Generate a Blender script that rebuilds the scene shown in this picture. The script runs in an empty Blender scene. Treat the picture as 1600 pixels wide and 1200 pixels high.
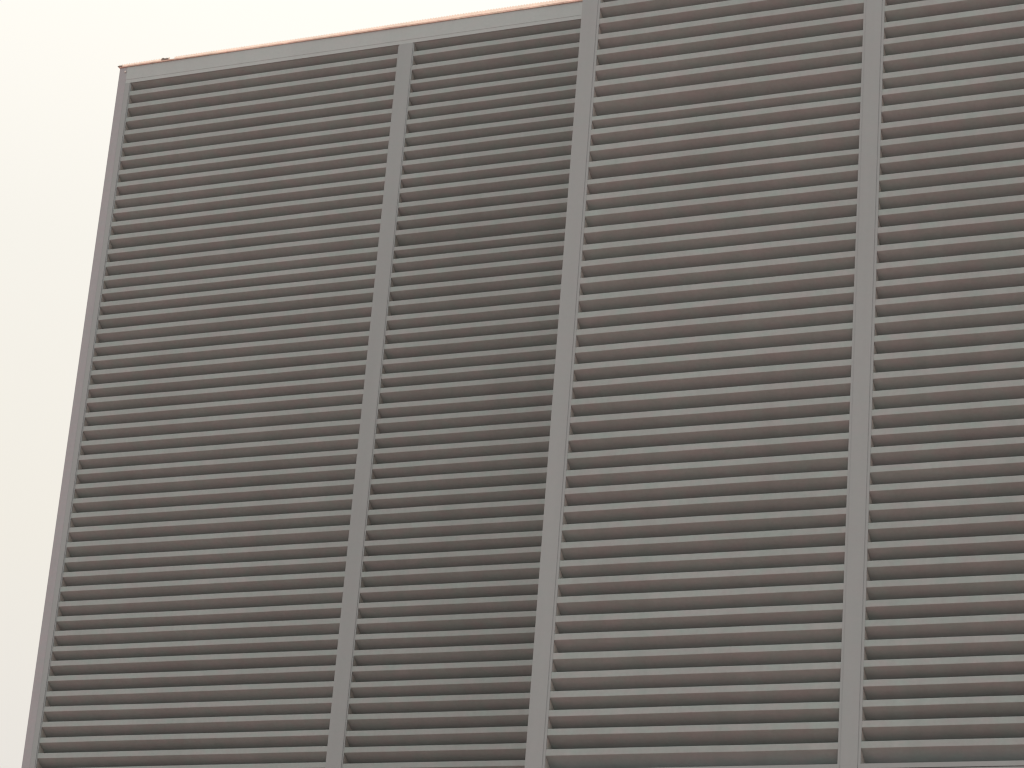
import bpy, math, random
from mathutils import Matrix, Vector

random.seed(11)
S = bpy.context.scene
COL = S.collection
EYE = 1.6                                   # height of the photographer's camera above the street

# ------------------------------------------------------------------ camera
cam_data = bpy.data.cameras.new('camera')
cam = bpy.data.objects.new('camera', cam_data)
COL.objects.link(cam)
r = Vector((0.9109300229, 0.4054982519, 0.0760109275))
u = Vector((0.0759659362, -0.3459520012, 0.9351718502))
f = Vector((-0.4055066829, 0.8461018737, 0.3459421186))
m = Matrix((r, u, -f)).transposed().to_4x4()
m.translation = Vector((0, -24.0, EYE))     # the lower block's front is the plane y = 0
cam.matrix_world = m
cam_data.sensor_width = 36.0
cam_data.lens = 4220.17 / 1600 * 36.0
cam_data.clip_start = 0.1
cam_data.clip_end = 4000
S.camera = cam

# ------------------------------------------------------------------ sky: bright overcast, sun behind the building
SUN_EL, SUN_AZ = math.radians(58), math.radians(8)      # azimuth from +y (behind the facade) towards +x
W = bpy.data.worlds.new('World')
S.world = W
W.use_nodes = True
n, l = W.node_tree.nodes, W.node_tree.links
bg = n['Background']
sky = n.new('ShaderNodeTexSky')
sky.sky_type = 'NISHITA'
sky.sun_disc = False
sky.sun_elevation = SUN_EL
sky.sun_rotation = SUN_AZ
sky.dust_density = 6
sky.air_density = 1.5
hs = n.new('ShaderNodeHueSaturation')
hs.inputs['Saturation'].default_value = 0.12
l.new(sky.outputs[0], hs.inputs['Color'])
tc = n.new('ShaderNodeTexCoord')
sp = n.new('ShaderNodeSeparateXYZ')
l.new(tc.outputs['Generated'], sp.inputs[0])
ramp = n.new('ShaderNodeValToRGB')                      # cloud deck: dim at the horizon, bright overhead
cr = ramp.color_ramp
stops = [(0.0, (.58, .54, .50)), (0.194, (.735, .70, .65)), (0.28, (.785, .748, .672)), (0.38, (.83, .80, .73)), (0.45, (.90, .87, .80)), (0.62, (1.05, 1.03, .97)), (1.0, (1.1, 1.08, 1.03))]
cr.elements[0].position, cr.elements[0].color = 0.0, (*stops[0][1], 1)
cr.elements[1].position, cr.elements[1].color = 1.0, (*stops[-1][1], 1)
for p_, c_ in stops[1:-1]:
    e = cr.elements.new(p_)
    e.color = (*c_, 1)
l.new(sp.outputs['Z'], ramp.inputs[0])
sc_ = n.new('ShaderNodeVectorMath')
sc_.operation = 'SCALE'
sc_.inputs['Scale'].default_value = 12.0
l.new(ramp.outputs[0], sc_.inputs[0])
mx = n.new('ShaderNodeMixRGB')
mx.inputs[0].default_value = 0.85
l.new(hs.outputs[0], mx.inputs[1])
l.new(sc_.outputs[0], mx.inputs[2])
l.new(mx.outputs[0], bg.inputs['Color'])
bg.inputs['Strength'].default_value = 0.1

sd = bpy.data.lights.new('sun', 'SUN')
sd.energy = 0.8
sd.angle = math.radians(14)
sd.color = (1, .96, .90)
sun = bpy.data.objects.new('sun', sd)
COL.objects.link(sun)
to_sun = Vector((math.sin(SUN_AZ) * math.cos(SUN_EL), math.cos(SUN_AZ) * math.cos(SUN_EL), math.sin(SUN_EL)))
sun.rotation_euler = to_sun.to_track_quat('Z', 'Y').to_euler()

S.view_settings.view_transform = 'Standard'
S.view_settings.look = 'None'
S.view_settings.exposure = 0.0
S.view_settings.gamma = 1.0
S.render.engine = 'CYCLES'
S.cycles.max_bounces = 8
S.cycles.diffuse_bounces = 5
S.cycles.filter_width = 1.25


# ------------------------------------------------------------------ materials
def paint(name, col, rough=.5, amp=.05, tint=.03, streak=0.05):
    """Powder-coated aluminium: a base colour with faint cloudy wear, rain streaks and a little warm / cool variation."""
    mt = bpy.data.materials.new(name)
    mt.use_nodes = True
    n, l = mt.node_tree.nodes, mt.node_tree.links
    b = n['Principled BSDF']
    b.inputs['Roughness'].default_value = rough
    b.inputs['Specular IOR Level'].default_value = .3
    tc = n.new('ShaderNodeTexCoord')

    def noise(scale, vec, detail=3):
        mp = n.new('ShaderNodeMapping')
        mp.inputs['Scale'].default_value = vec
        l.new(tc.outputs['Object'], mp.inputs[0])
        t = n.new('ShaderNodeTexNoise')
        t.inputs['Scale'].default_value = scale
        t.inputs['Detail'].default_value = detail
        l.new(mp.outputs[0], t.inputs['Vector'])
        return t

    def rng(t, lo, hi):
        q = n.new('ShaderNodeMapRange')
        q.inputs[1].default_value, q.inputs[2].default_value = .3, .7
        q.inputs[3].default_value, q.inputs[4].default_value = lo, hi
        l.new(t.outputs[0], q.inputs[0])
        return q

    cloud = rng(noise(1.1, (1, 1, 1)), 1 - amp, 1 + amp)
    grime = rng(noise(1.0, (7, 7, .35), 4), 1 - streak, 1 + streak)
    fine = rng(noise(28, (1, 1, 1), 2), 1 - amp * .7, 1 + amp * .7)
    a = n.new('ShaderNodeMath'); a.operation = 'MULTIPLY'
    l.new(cloud.outputs[0], a.inputs[0]); l.new(grime.outputs[0], a.inputs[1])
    a2 = n.new('ShaderNodeMath'); a2.operation = 'MULTIPLY'
    l.new(a.outputs[0], a2.inputs[0]); l.new(fine.outputs[0], a2.inputs[1])
    hue = rng(noise(5.5, (1, 1, 2), 2), 0, 1)
    mixc = n.new('ShaderNodeMixRGB')
    l.new(hue.outputs[0], mixc.inputs[0])
    mixc.inputs[1].default_value = (col[0] * (1 + tint), col[1] * (1 - tint * .4), col[2] * (1 - tint * .2), 1)
    mixc.inputs[2].default_value = (col[0] * (1 - tint * .8), col[1] * (1 + tint * .3), col[2] * (1 - tint * .1), 1)
    v = n.new('ShaderNodeVectorMath'); v.operation = 'SCALE'
    l.new(mixc.outputs[0], v.inputs[0]); l.new(a2.outputs[0], v.inputs['Scale'])
    l.new(v.outputs[0], b.inputs['Base Color'])
    bump = n.new('ShaderNodeBump')
    bump.inputs['Strength'].default_value = .06
    bump.inputs['Distance'].default_value = .02
    l.new(noise(3.0, (1, 1, 1.6), 2).outputs[0], bump.inputs['Height'])
    l.new(bump.outputs[0], b.inputs['Normal'])
    return mt


M_BLADE = paint('blade_paint', (.343, .398, .402), tint=.06, amp=.045, streak=.035)
M_FRAME = paint('frame_paint', (.338, .378, .392), amp=.015, streak=.02, tint=.015)
M_CORNER = paint('corner_paint', (.375, .39, .42), amp=.03, streak=.03)
M_FASCIA = paint('fascia_paint', (.44, .50, .512), amp=.025, streak=.015, tint=.02)
M_DARK = paint('light_block_dark', (.10, .095, .09), rough=.8)
M_JAMB = paint('jamb_paint', (.50, .50, .48), rough=.7)
M_WALL = paint('wall_render', (.42, .41, .39), rough=.85, amp=.08)
M_ORANGE = paint('terracotta_flashing', (.80, .60, .51), rough=.6, amp=.16, tint=.05, streak=.12)
M_ROOF = paint('pale_roof_sheet', (.92, .80, .72), rough=.55, amp=.10, streak=.08)
nt = M_ROOF.node_tree
tl = nt.nodes.new('ShaderNodeBsdfTranslucent')
tl.inputs['Color'].default_value = (.99, .93, .88, 1)
ms = nt.nodes.new('ShaderNodeMixShader')
ms.inputs[0].default_value = .75
nt.links.new(nt.nodes['Principled BSDF'].outputs[0], ms.inputs[1])
nt.links.new(tl.outputs[0], ms.inputs[2])
nt.links.new(ms.outputs[0], nt.nodes['Material Output'].inputs['Surface'])
M_CLIP = paint('dark_clip', (.30, .27, .25), rough=.6)
M_BOLT = paint('pale_rivet', (.75, .73, .70), rough=.35)


# ------------------------------------------------------------------ mesh helpers
def tag(o, label=None, cat=None, kind=None):
    if label: o['label'] = label
    if cat: o['category'] = cat
    if kind: o['kind'] = kind
    return o


class MB:
    """Collects boxes and extruded profiles; build() links them as ONE mesh object."""

    def __init__(self):
        self.v, self.f = [], []

    def box(self, x0, x1, y0, y1, z0, z1):
        k = len(self.v)
        self.v += [(x0, y0, z0), (x1, y0, z0), (x1, y1, z0), (x0, y1, z0), (x0, y0, z1), (x1, y0, z1), (x1, y1, z1), (x0, y1, z1)]
        self.f += [tuple(k + i for i in q) for q in ((0, 3, 2, 1), (4, 5, 6, 7), (0, 1, 5, 4), (1, 2, 6, 5), (2, 3, 7, 6), (3, 0, 4, 7))]
        return self

    def extrude(self, rings):
        """rings: list of equally long closed (y, z) profiles with their x."""
        k, m_ = len(self.v), len(rings[0][1])
        for x, prof in rings:
            self.v += [(x, y, z) for y, z in prof]
        for i in range(len(rings) - 1):
            for j in range(m_):
                a, b = k + i * m_ + j, k + i * m_ + (j + 1) % m_
                self.f.append((a, b, b + m_, a + m_))
        self.f.append(tuple(k + j for j in range(m_))[::-1])
        e = k + (len(rings) - 1) * m_
        self.f.append(tuple(e + j for j in range(m_)))
        return self

    def build(self, name, mat, parent=None, bevel=0.0):
        me = bpy.data.meshes.new(name)
        me.from_pydata(self.v, [], self.f)
        me.materials.append(mat)
        import bmesh
        bm = bmesh.new(); bm.from_mesh(me)
        bmesh.ops.recalc_face_normals(bm, faces=bm.faces)
        bm.to_mesh(me); bm.free()
        me.update()
        o = bpy.data.objects.new(name, me)
        COL.objects.link(o)
        if bevel:
            md = o.modifiers.new('edge', 'BEVEL')
            md.width = bevel
            md.segments = 2
            md.limit_method = 'ANGLE'
        if parent is not None:
            o.parent = parent
            o.matrix_parent_inverse = Matrix.Identity(4)
        return o


def root(name, x, y, label, cat):
    o = bpy.data.objects.new(name, None)
    o.location = (x, y, 0)
    o.empty_display_size = .5
    COL.objects.link(o)
    return tag(o, label, cat)


# ------------------------------------------------------------------ louvre blades
LIP = 0.0585          # height of a blade's front lip
SLOPE = 0.72          # the plate falls this much per metre going inwards
DEPTH = 0.155
T = 0.003


def blade(parent, x0, x1, y, zt, zb, label=None):
    """One folded sheet: an upright front lip from zt down to zb, then a plate running inwards and down behind the next lip."""
    N = 10
    ph, ph2 = random.uniform(0, 6.28), random.uniform(0, 6.28)
    sag, tilt = random.uniform(-.0032, .0014), random.uniform(-.0022, .0022)
    twist = random.uniform(-.03, .03)
    rings = []
    for i in range(N + 1):
        t = i / N
        x = x0 + (x1 - x0) * t
        d = sag * math.sin(math.pi * t) + tilt * (t - .5) + .0006 * math.sin(9 * t + ph) + .0004 * math.sin(23 * t + ph2)
        yo = .0012 * math.sin(7 * t + ph2)
        a, b, s = zt + d, zb + d, SLOPE + twist
        yy = y + yo
        rr = .003
        rings.append((x, [
            (yy + .022, a - .004), (yy + .022, a), (yy + rr, a), (yy, a - rr),            # small return at the lip's top
            (yy, b + rr), (yy + rr, b),                                                   # rounded bottom fold
            (yy + DEPTH, b - s * DEPTH), (yy + DEPTH, b - s * DEPTH + T),
            (yy + T + rr, b + T), (yy + T, b + T + rr), (yy + T, a - .004)]))
    o = MB().extrude(rings).build('louvre_blade', M_BLADE, parent)
    if label: o['label'] = label
    return o


def louvre_panel(parent, x0, x1, y, zs, zs_more_up, zs_more_down, flange, back, odd, head, lap=0.0):
    """A framed bay: side flanges with jambs as the part's own mesh, each blade a sub-part."""
    ztop = head + EYE - .002
    zbot = zs[-1] - zs_more_down * PITCH - LIP + EYE - .16
    fr = MB()
    fr.box(x0 - flange - lap, x0, y - .001, y + .012, zbot, ztop)
    fr.box(x1, x1 + flange + lap, y - .001, y + .012, zbot, ztop)
    p = fr.build('louvre_panel', M_FRAME, parent)
    for k, z in enumerate(zs):
        lip = LIP
        lab = None
        if k in odd:
            lip = LIP - odd[k]
            lab = 'blade hanging slightly lower and looking thinner than its neighbours'
        blade(p, x0, x1, y + random.uniform(0, .002), z + EYE, z + EYE - lip, lab)
    for k in range(1, zs_more_up + 1):
        z = zs[0] + k * PITCH
        blade(p, x0, x1, y, z + EYE, z + EYE - LIP)
    for k in range(1, zs_more_down + 1):
        z = zs[-1] - k * PITCH
        blade(p, x0, x1, y, z + EYE, z + EYE - LIP)
    # brackets that carry the blade ends, and an unseen dark backing added behind the blades to block light
    MB().box(x0 - flange, x0 - .002, y + .013, y + back, zbot, ztop).box(x1 + .002, x1 + flange, y + .013, y + back, zbot, ztop).build('jamb', M_JAMB, p)
    # head plate under the fascia
    zh = head + EYE
    MB().extrude([(x, [(y + .004, zh - .001), (y + .004, zh - .004), (y + DEPTH, zh - .004 - SLOPE * DEPTH), (y + DEPTH, zh - SLOPE * DEPTH)]) for x in (x0, x1)]).build('head_plate', M_BLADE, p)
    MB().box(x0 - flange, x1 + flange, y + back, y + back + .03, zbot, ztop).build('light_block_back', M_DARK, p)
    return p


PITCH = 0.1696
ZA = [13.9475, 13.7781, 13.6039, 13.4333, 13.2613, 13.0907, 12.9175, 12.7589, 12.5878, 12.4203, 12.2532, 12.0848, 11.9073, 11.744, 11.5707, 11.4074, 11.2483, 11.0829, 10.9123, 10.7399, 10.5748, 10.4063, 10.235, 10.0673, 9.8969, 9.7312, 9.5559, 9.386, 9.2143, 9.0453, 8.873, 8.7035, 8.5336, 8.3619, 8.1829, 8.0156, 7.8492, 7.6787, 7.508, 7.342, 7.1687, 7.0037, 6.8334, 6.6623, 6.491, 6.3223, 6.1492, 5.9781, 5.8088]
ZB = [13.9458, 13.7716, 13.5846, 13.4271, 13.26, 13.0924, 12.922, 12.756, 12.5848, 12.4157, 12.2492, 12.0742, 11.909, 11.7429, 11.5449, 11.4028, 11.2364, 11.0689, 10.8995, 10.7291, 10.5598, 10.3978, 10.2203, 10.0561, 9.8925, 9.711, 9.5399, 9.37, 9.1999, 9.028, 8.858, 8.6843, 8.5173, 8.3438, 8.1736, 8.0045, 7.8331, 7.6629, 7.4931, 7.3245, 7.1543, 6.986, 6.8154, 6.6454, 6.4738, 6.3053, 6.1314, 5.9601, 5.7905]
ZC = [12.2492, 12.0823, 11.9143, 11.7461, 11.5783, 11.4102, 11.2094, 11.0746, 10.9058, 10.7414, 10.5547, 10.3995, 10.2357, 10.0665, 9.8947, 9.729, 9.56, 9.3895, 9.2171, 9.0508, 8.8776, 8.7091, 8.5376, 8.3684, 8.1978, 8.0273, 7.8572, 7.6889, 7.52, 7.3504, 7.1808, 7.0135, 6.8438, 6.6776, 6.5119, 6.3383, 6.1728, 5.9996, 5.8283, 5.6583, 5.4894, 5.3222, 5.1439]
ZD = [11.9641, 11.7925, 11.6245, 11.4538, 11.278, 11.1163, 10.9489, 10.78, 10.6116, 10.4392, 10.2711, 10.1028, 9.9318, 9.762, 9.5909, 9.419, 9.2489, 9.0769, 8.9054, 8.735, 8.5633, 8.3922, 8.2228, 8.0516, 7.8733, 7.7113, 7.5405, 7.3709, 7.1995, 7.0309, 6.8607, 6.696, 6.5207, 6.3505, 6.1797, 6.009, 5.8366, 5.6687, 5.496, 5.3238, 5.1498]

# ------------------------------------------------------------------ ground
g = MB()
g.v = [(-1500, -1500, 0), (1500, -1500, 0), (1500, 1500, 0), (-1500, 1500, 0)]
g.f = [(0, 1, 2, 3)]
M_GROUND = paint('street_paving', (.378, .234, .214), rough=.9, amp=.12)
tag(g.build('ground', M_GROUND), kind='structure')

# ------------------------------------------------------------------ the lower block, set back (front plane y = 0)
FRONT = -3.048                              # front plane of the block that stands forward
low = root('louvred_building', 0, 0, 'lower grey louvred building at left with an orange roof edge against the sky', 'building')
TOP = 14.275 + EYE
FB = 14.056 + EYE                           # underside of the fascia
CX0, CX1 = -16.988, -16.806                 # corner post
MX0, MX1 = -13.264, -13.064                 # mullion between the two bays
RX = -9.621                                 # flank of the forward block
LB = ZA[-1] - 3 * PITCH - LIP + EYE - .02   # foot of the louvres
PROUD = .016
MB().box(CX0 + .02, RX - .02, .36, 9.0, 0, TOP - .05).build('wall', M_WALL, low)
MB().box(CX0, RX - .02, -.012, .36, 0, LB - .16).build('lower_wall', M_WALL, low)
MB().box(CX0, CX0 + .105, -.0092, .42, LB - .157, TOP - .003).build('corner_post', M_CORNER, low, .003)
MB().box(CX0 + .1055, CX1 - .0125, -.0085, .35, LB - .157, FB - .0005).build('corner_flange', M_FRAME, low)
MB().box(MX0 + .0125, MX1 - .0125, -.0080, .34, LB - .157, FB + .015).build('mullion', M_FRAME, low, .006)
MB().box(CX0 + .1055, RX - .02, -.0105, .33, FB + .046, TOP - .003).build('fascia', M_FASCIA, low)
MB().box(CX0 + .1055, RX - .02, -.0085, .33, FB, FB + .0455).build('head_rail', M_FASCIA, low)
MB().box(CX1 - .012, RX - .02, -.012, .33, LB - .157, LB - .02).build('bottom_rail', M_FRAME, low)
MB().box(RX - .06, RX - .022, -.012, .33, LB - .02, FB).build('end_flange', M_FRAME, low)
louvre_panel(low, CX1, MX0, 0, ZA, 0, 3, .012, .30, {}, FB - EYE)
louvre_panel(low, MX1, RX - .075, 0, ZB, 0, 3, .012, .30, {2: .010, 14: .012}, FB - EYE)

# roof edge: terracotta flashing under the rippled end of a pale roof sheet
cop = MB()
N = 60
rings = []
x_l, x_r = CX0 - .012, RX - .03
for i in range(N + 1):
    t = i / N
    x = x_l + (x_r - x_l) * t
    h = .0105 + .007 * t + .0015 * math.sin(31 * t) + .001 * math.sin(83 * t)
    y = -.022 - .003 * math.sin(17 * t)
    rings.append((x, [(y, TOP - .002), (y, TOP + h), (.6, TOP + h), (.6, TOP - .002)]))
co = cop.extrude(rings).build('coping', M_ORANGE, low)
rs = MB()
for xa, xb in ((x_l + .004, -16.30), (-16.235, x_r)):
    rings = []
    k = int((xb - xa) / .006)
    for i in range(k + 1):
        x = xa + (xb - xa) * i / k
        t = (x - x_l) / (x_r - x_l)
        h = .0105 + .007 * t + .0025
        z0 = TOP + h + .001
        th = .015 + .022 * t + .003 * math.sin(13 * t)
        w_ = .5 + .5 * math.sin(x * 2 * math.pi / .034)
        rings.append((x, [(-.016, z0), (-.016 - .004 * w_, z0 + th + .010 * w_), (-.012 - .004 * w_, z0 + th + .010 * w_), (-.012, z0)]))
    rs.extrude(rings)
rs.build('roof_sheet', M_ROOF, co)
MB().box(-16.41, -16.315, -.030, .05, TOP + .014, TOP + .032).box(-16.40, -16.375, -.032, .03, TOP + .032, TOP + .040).build('clip', M_CLIP, co, .004)
MB().box(x_l - .012, x_l + .05, -.030, .10, TOP + .008, TOP + .020).build('end_cap', M_CLIP, co, .003)
bo = MB()
ring = []
for i in range(12):
    a = i / 12 * 2 * math.pi
    ring.append((math.cos(a), math.sin(a)))
cx, cz = -16.90, TOP - .065
k = len(bo.v)
bo.v += [(cx + .013 * a, -.016, cz + .013 * b) for a, b in ring] + [(cx + .009 * a, -.024, cz + .009 * b) for a, b in ring]
bo.f += [(i, (i + 1) % 12, 12 + (i + 1) % 12, 12 + i) for i in range(12)] + [tuple(range(12, 24))]
bo.build('rivet', M_BOLT, low)

# ------------------------------------------------------------------ the block that stands forward
high = root('louvred_building', 0, 0, 'louvred grey block standing forward on the right, its top beyond the photo', 'building')
Y = FRONT
P2 = (-9.621, -9.434)                       # its left end post
P3 = (-6.804, -6.607)                       # post between its two bays
PR = -2.95
TOP2 = 14.9 + EYE
BT = 4.962 + EYE                            # top of the bottom rail
UB = ZC[0] + 6 * PITCH + .12 + EYE          # underside of the upper fascia
FL = .020
MB().box(P2[0] + .004, PR + .17, Y + .36, 9.0, 0, TOP2 - .05).build('wall', M_WALL, high)
MB().box(P2[0], PR + .17, Y - .006, Y + .36, 0, BT - .066).build('lower_wall', M_WALL, high)
for xa, xb in (P2, P3, (PR, PR + .19)):
    xl = xa if xa == P2[0] else xa + FL + .004
    xr = xb - FL - .004
    MB().box(xl, xr, Y - .008, Y + .35, BT - .24, TOP2 - .003).build('post', M_FRAME, high, .004)
MB().box(P2[1] - FL, PR + FL, Y - .004, Y + .33, UB, TOP2 - .003).build('fascia', M_FASCIA, high)
for xa, xb in ((P2[1] - FL, P3[0] + FL), (P3[1] - FL, PR + FL)):
    MB().box(xa, xb, Y - .003, Y + .33, BT - .040, BT).box(xa, xb, Y + .010, Y + .33, BT - .050, BT - .041).box(xa, xb, Y - .004, Y + .33, BT - .064, BT - .051).build('bottom_rail', M_FRAME, high)
louvre_panel(high, P2[1], P3[0], Y, ZC, 6, 0, FL, .30, {6: .014, 10: .008}, UB - EYE, .0035)
louvre_panel(high, P3[1], PR, Y, ZD, 8, 0, FL, .30, {}, UB - EYE, .0035)
MB().box(P2[0] - .01, PR + .2, Y - .03, Y + .6, TOP2, TOP2 + .04).build('coping', M_ORANGE, high)
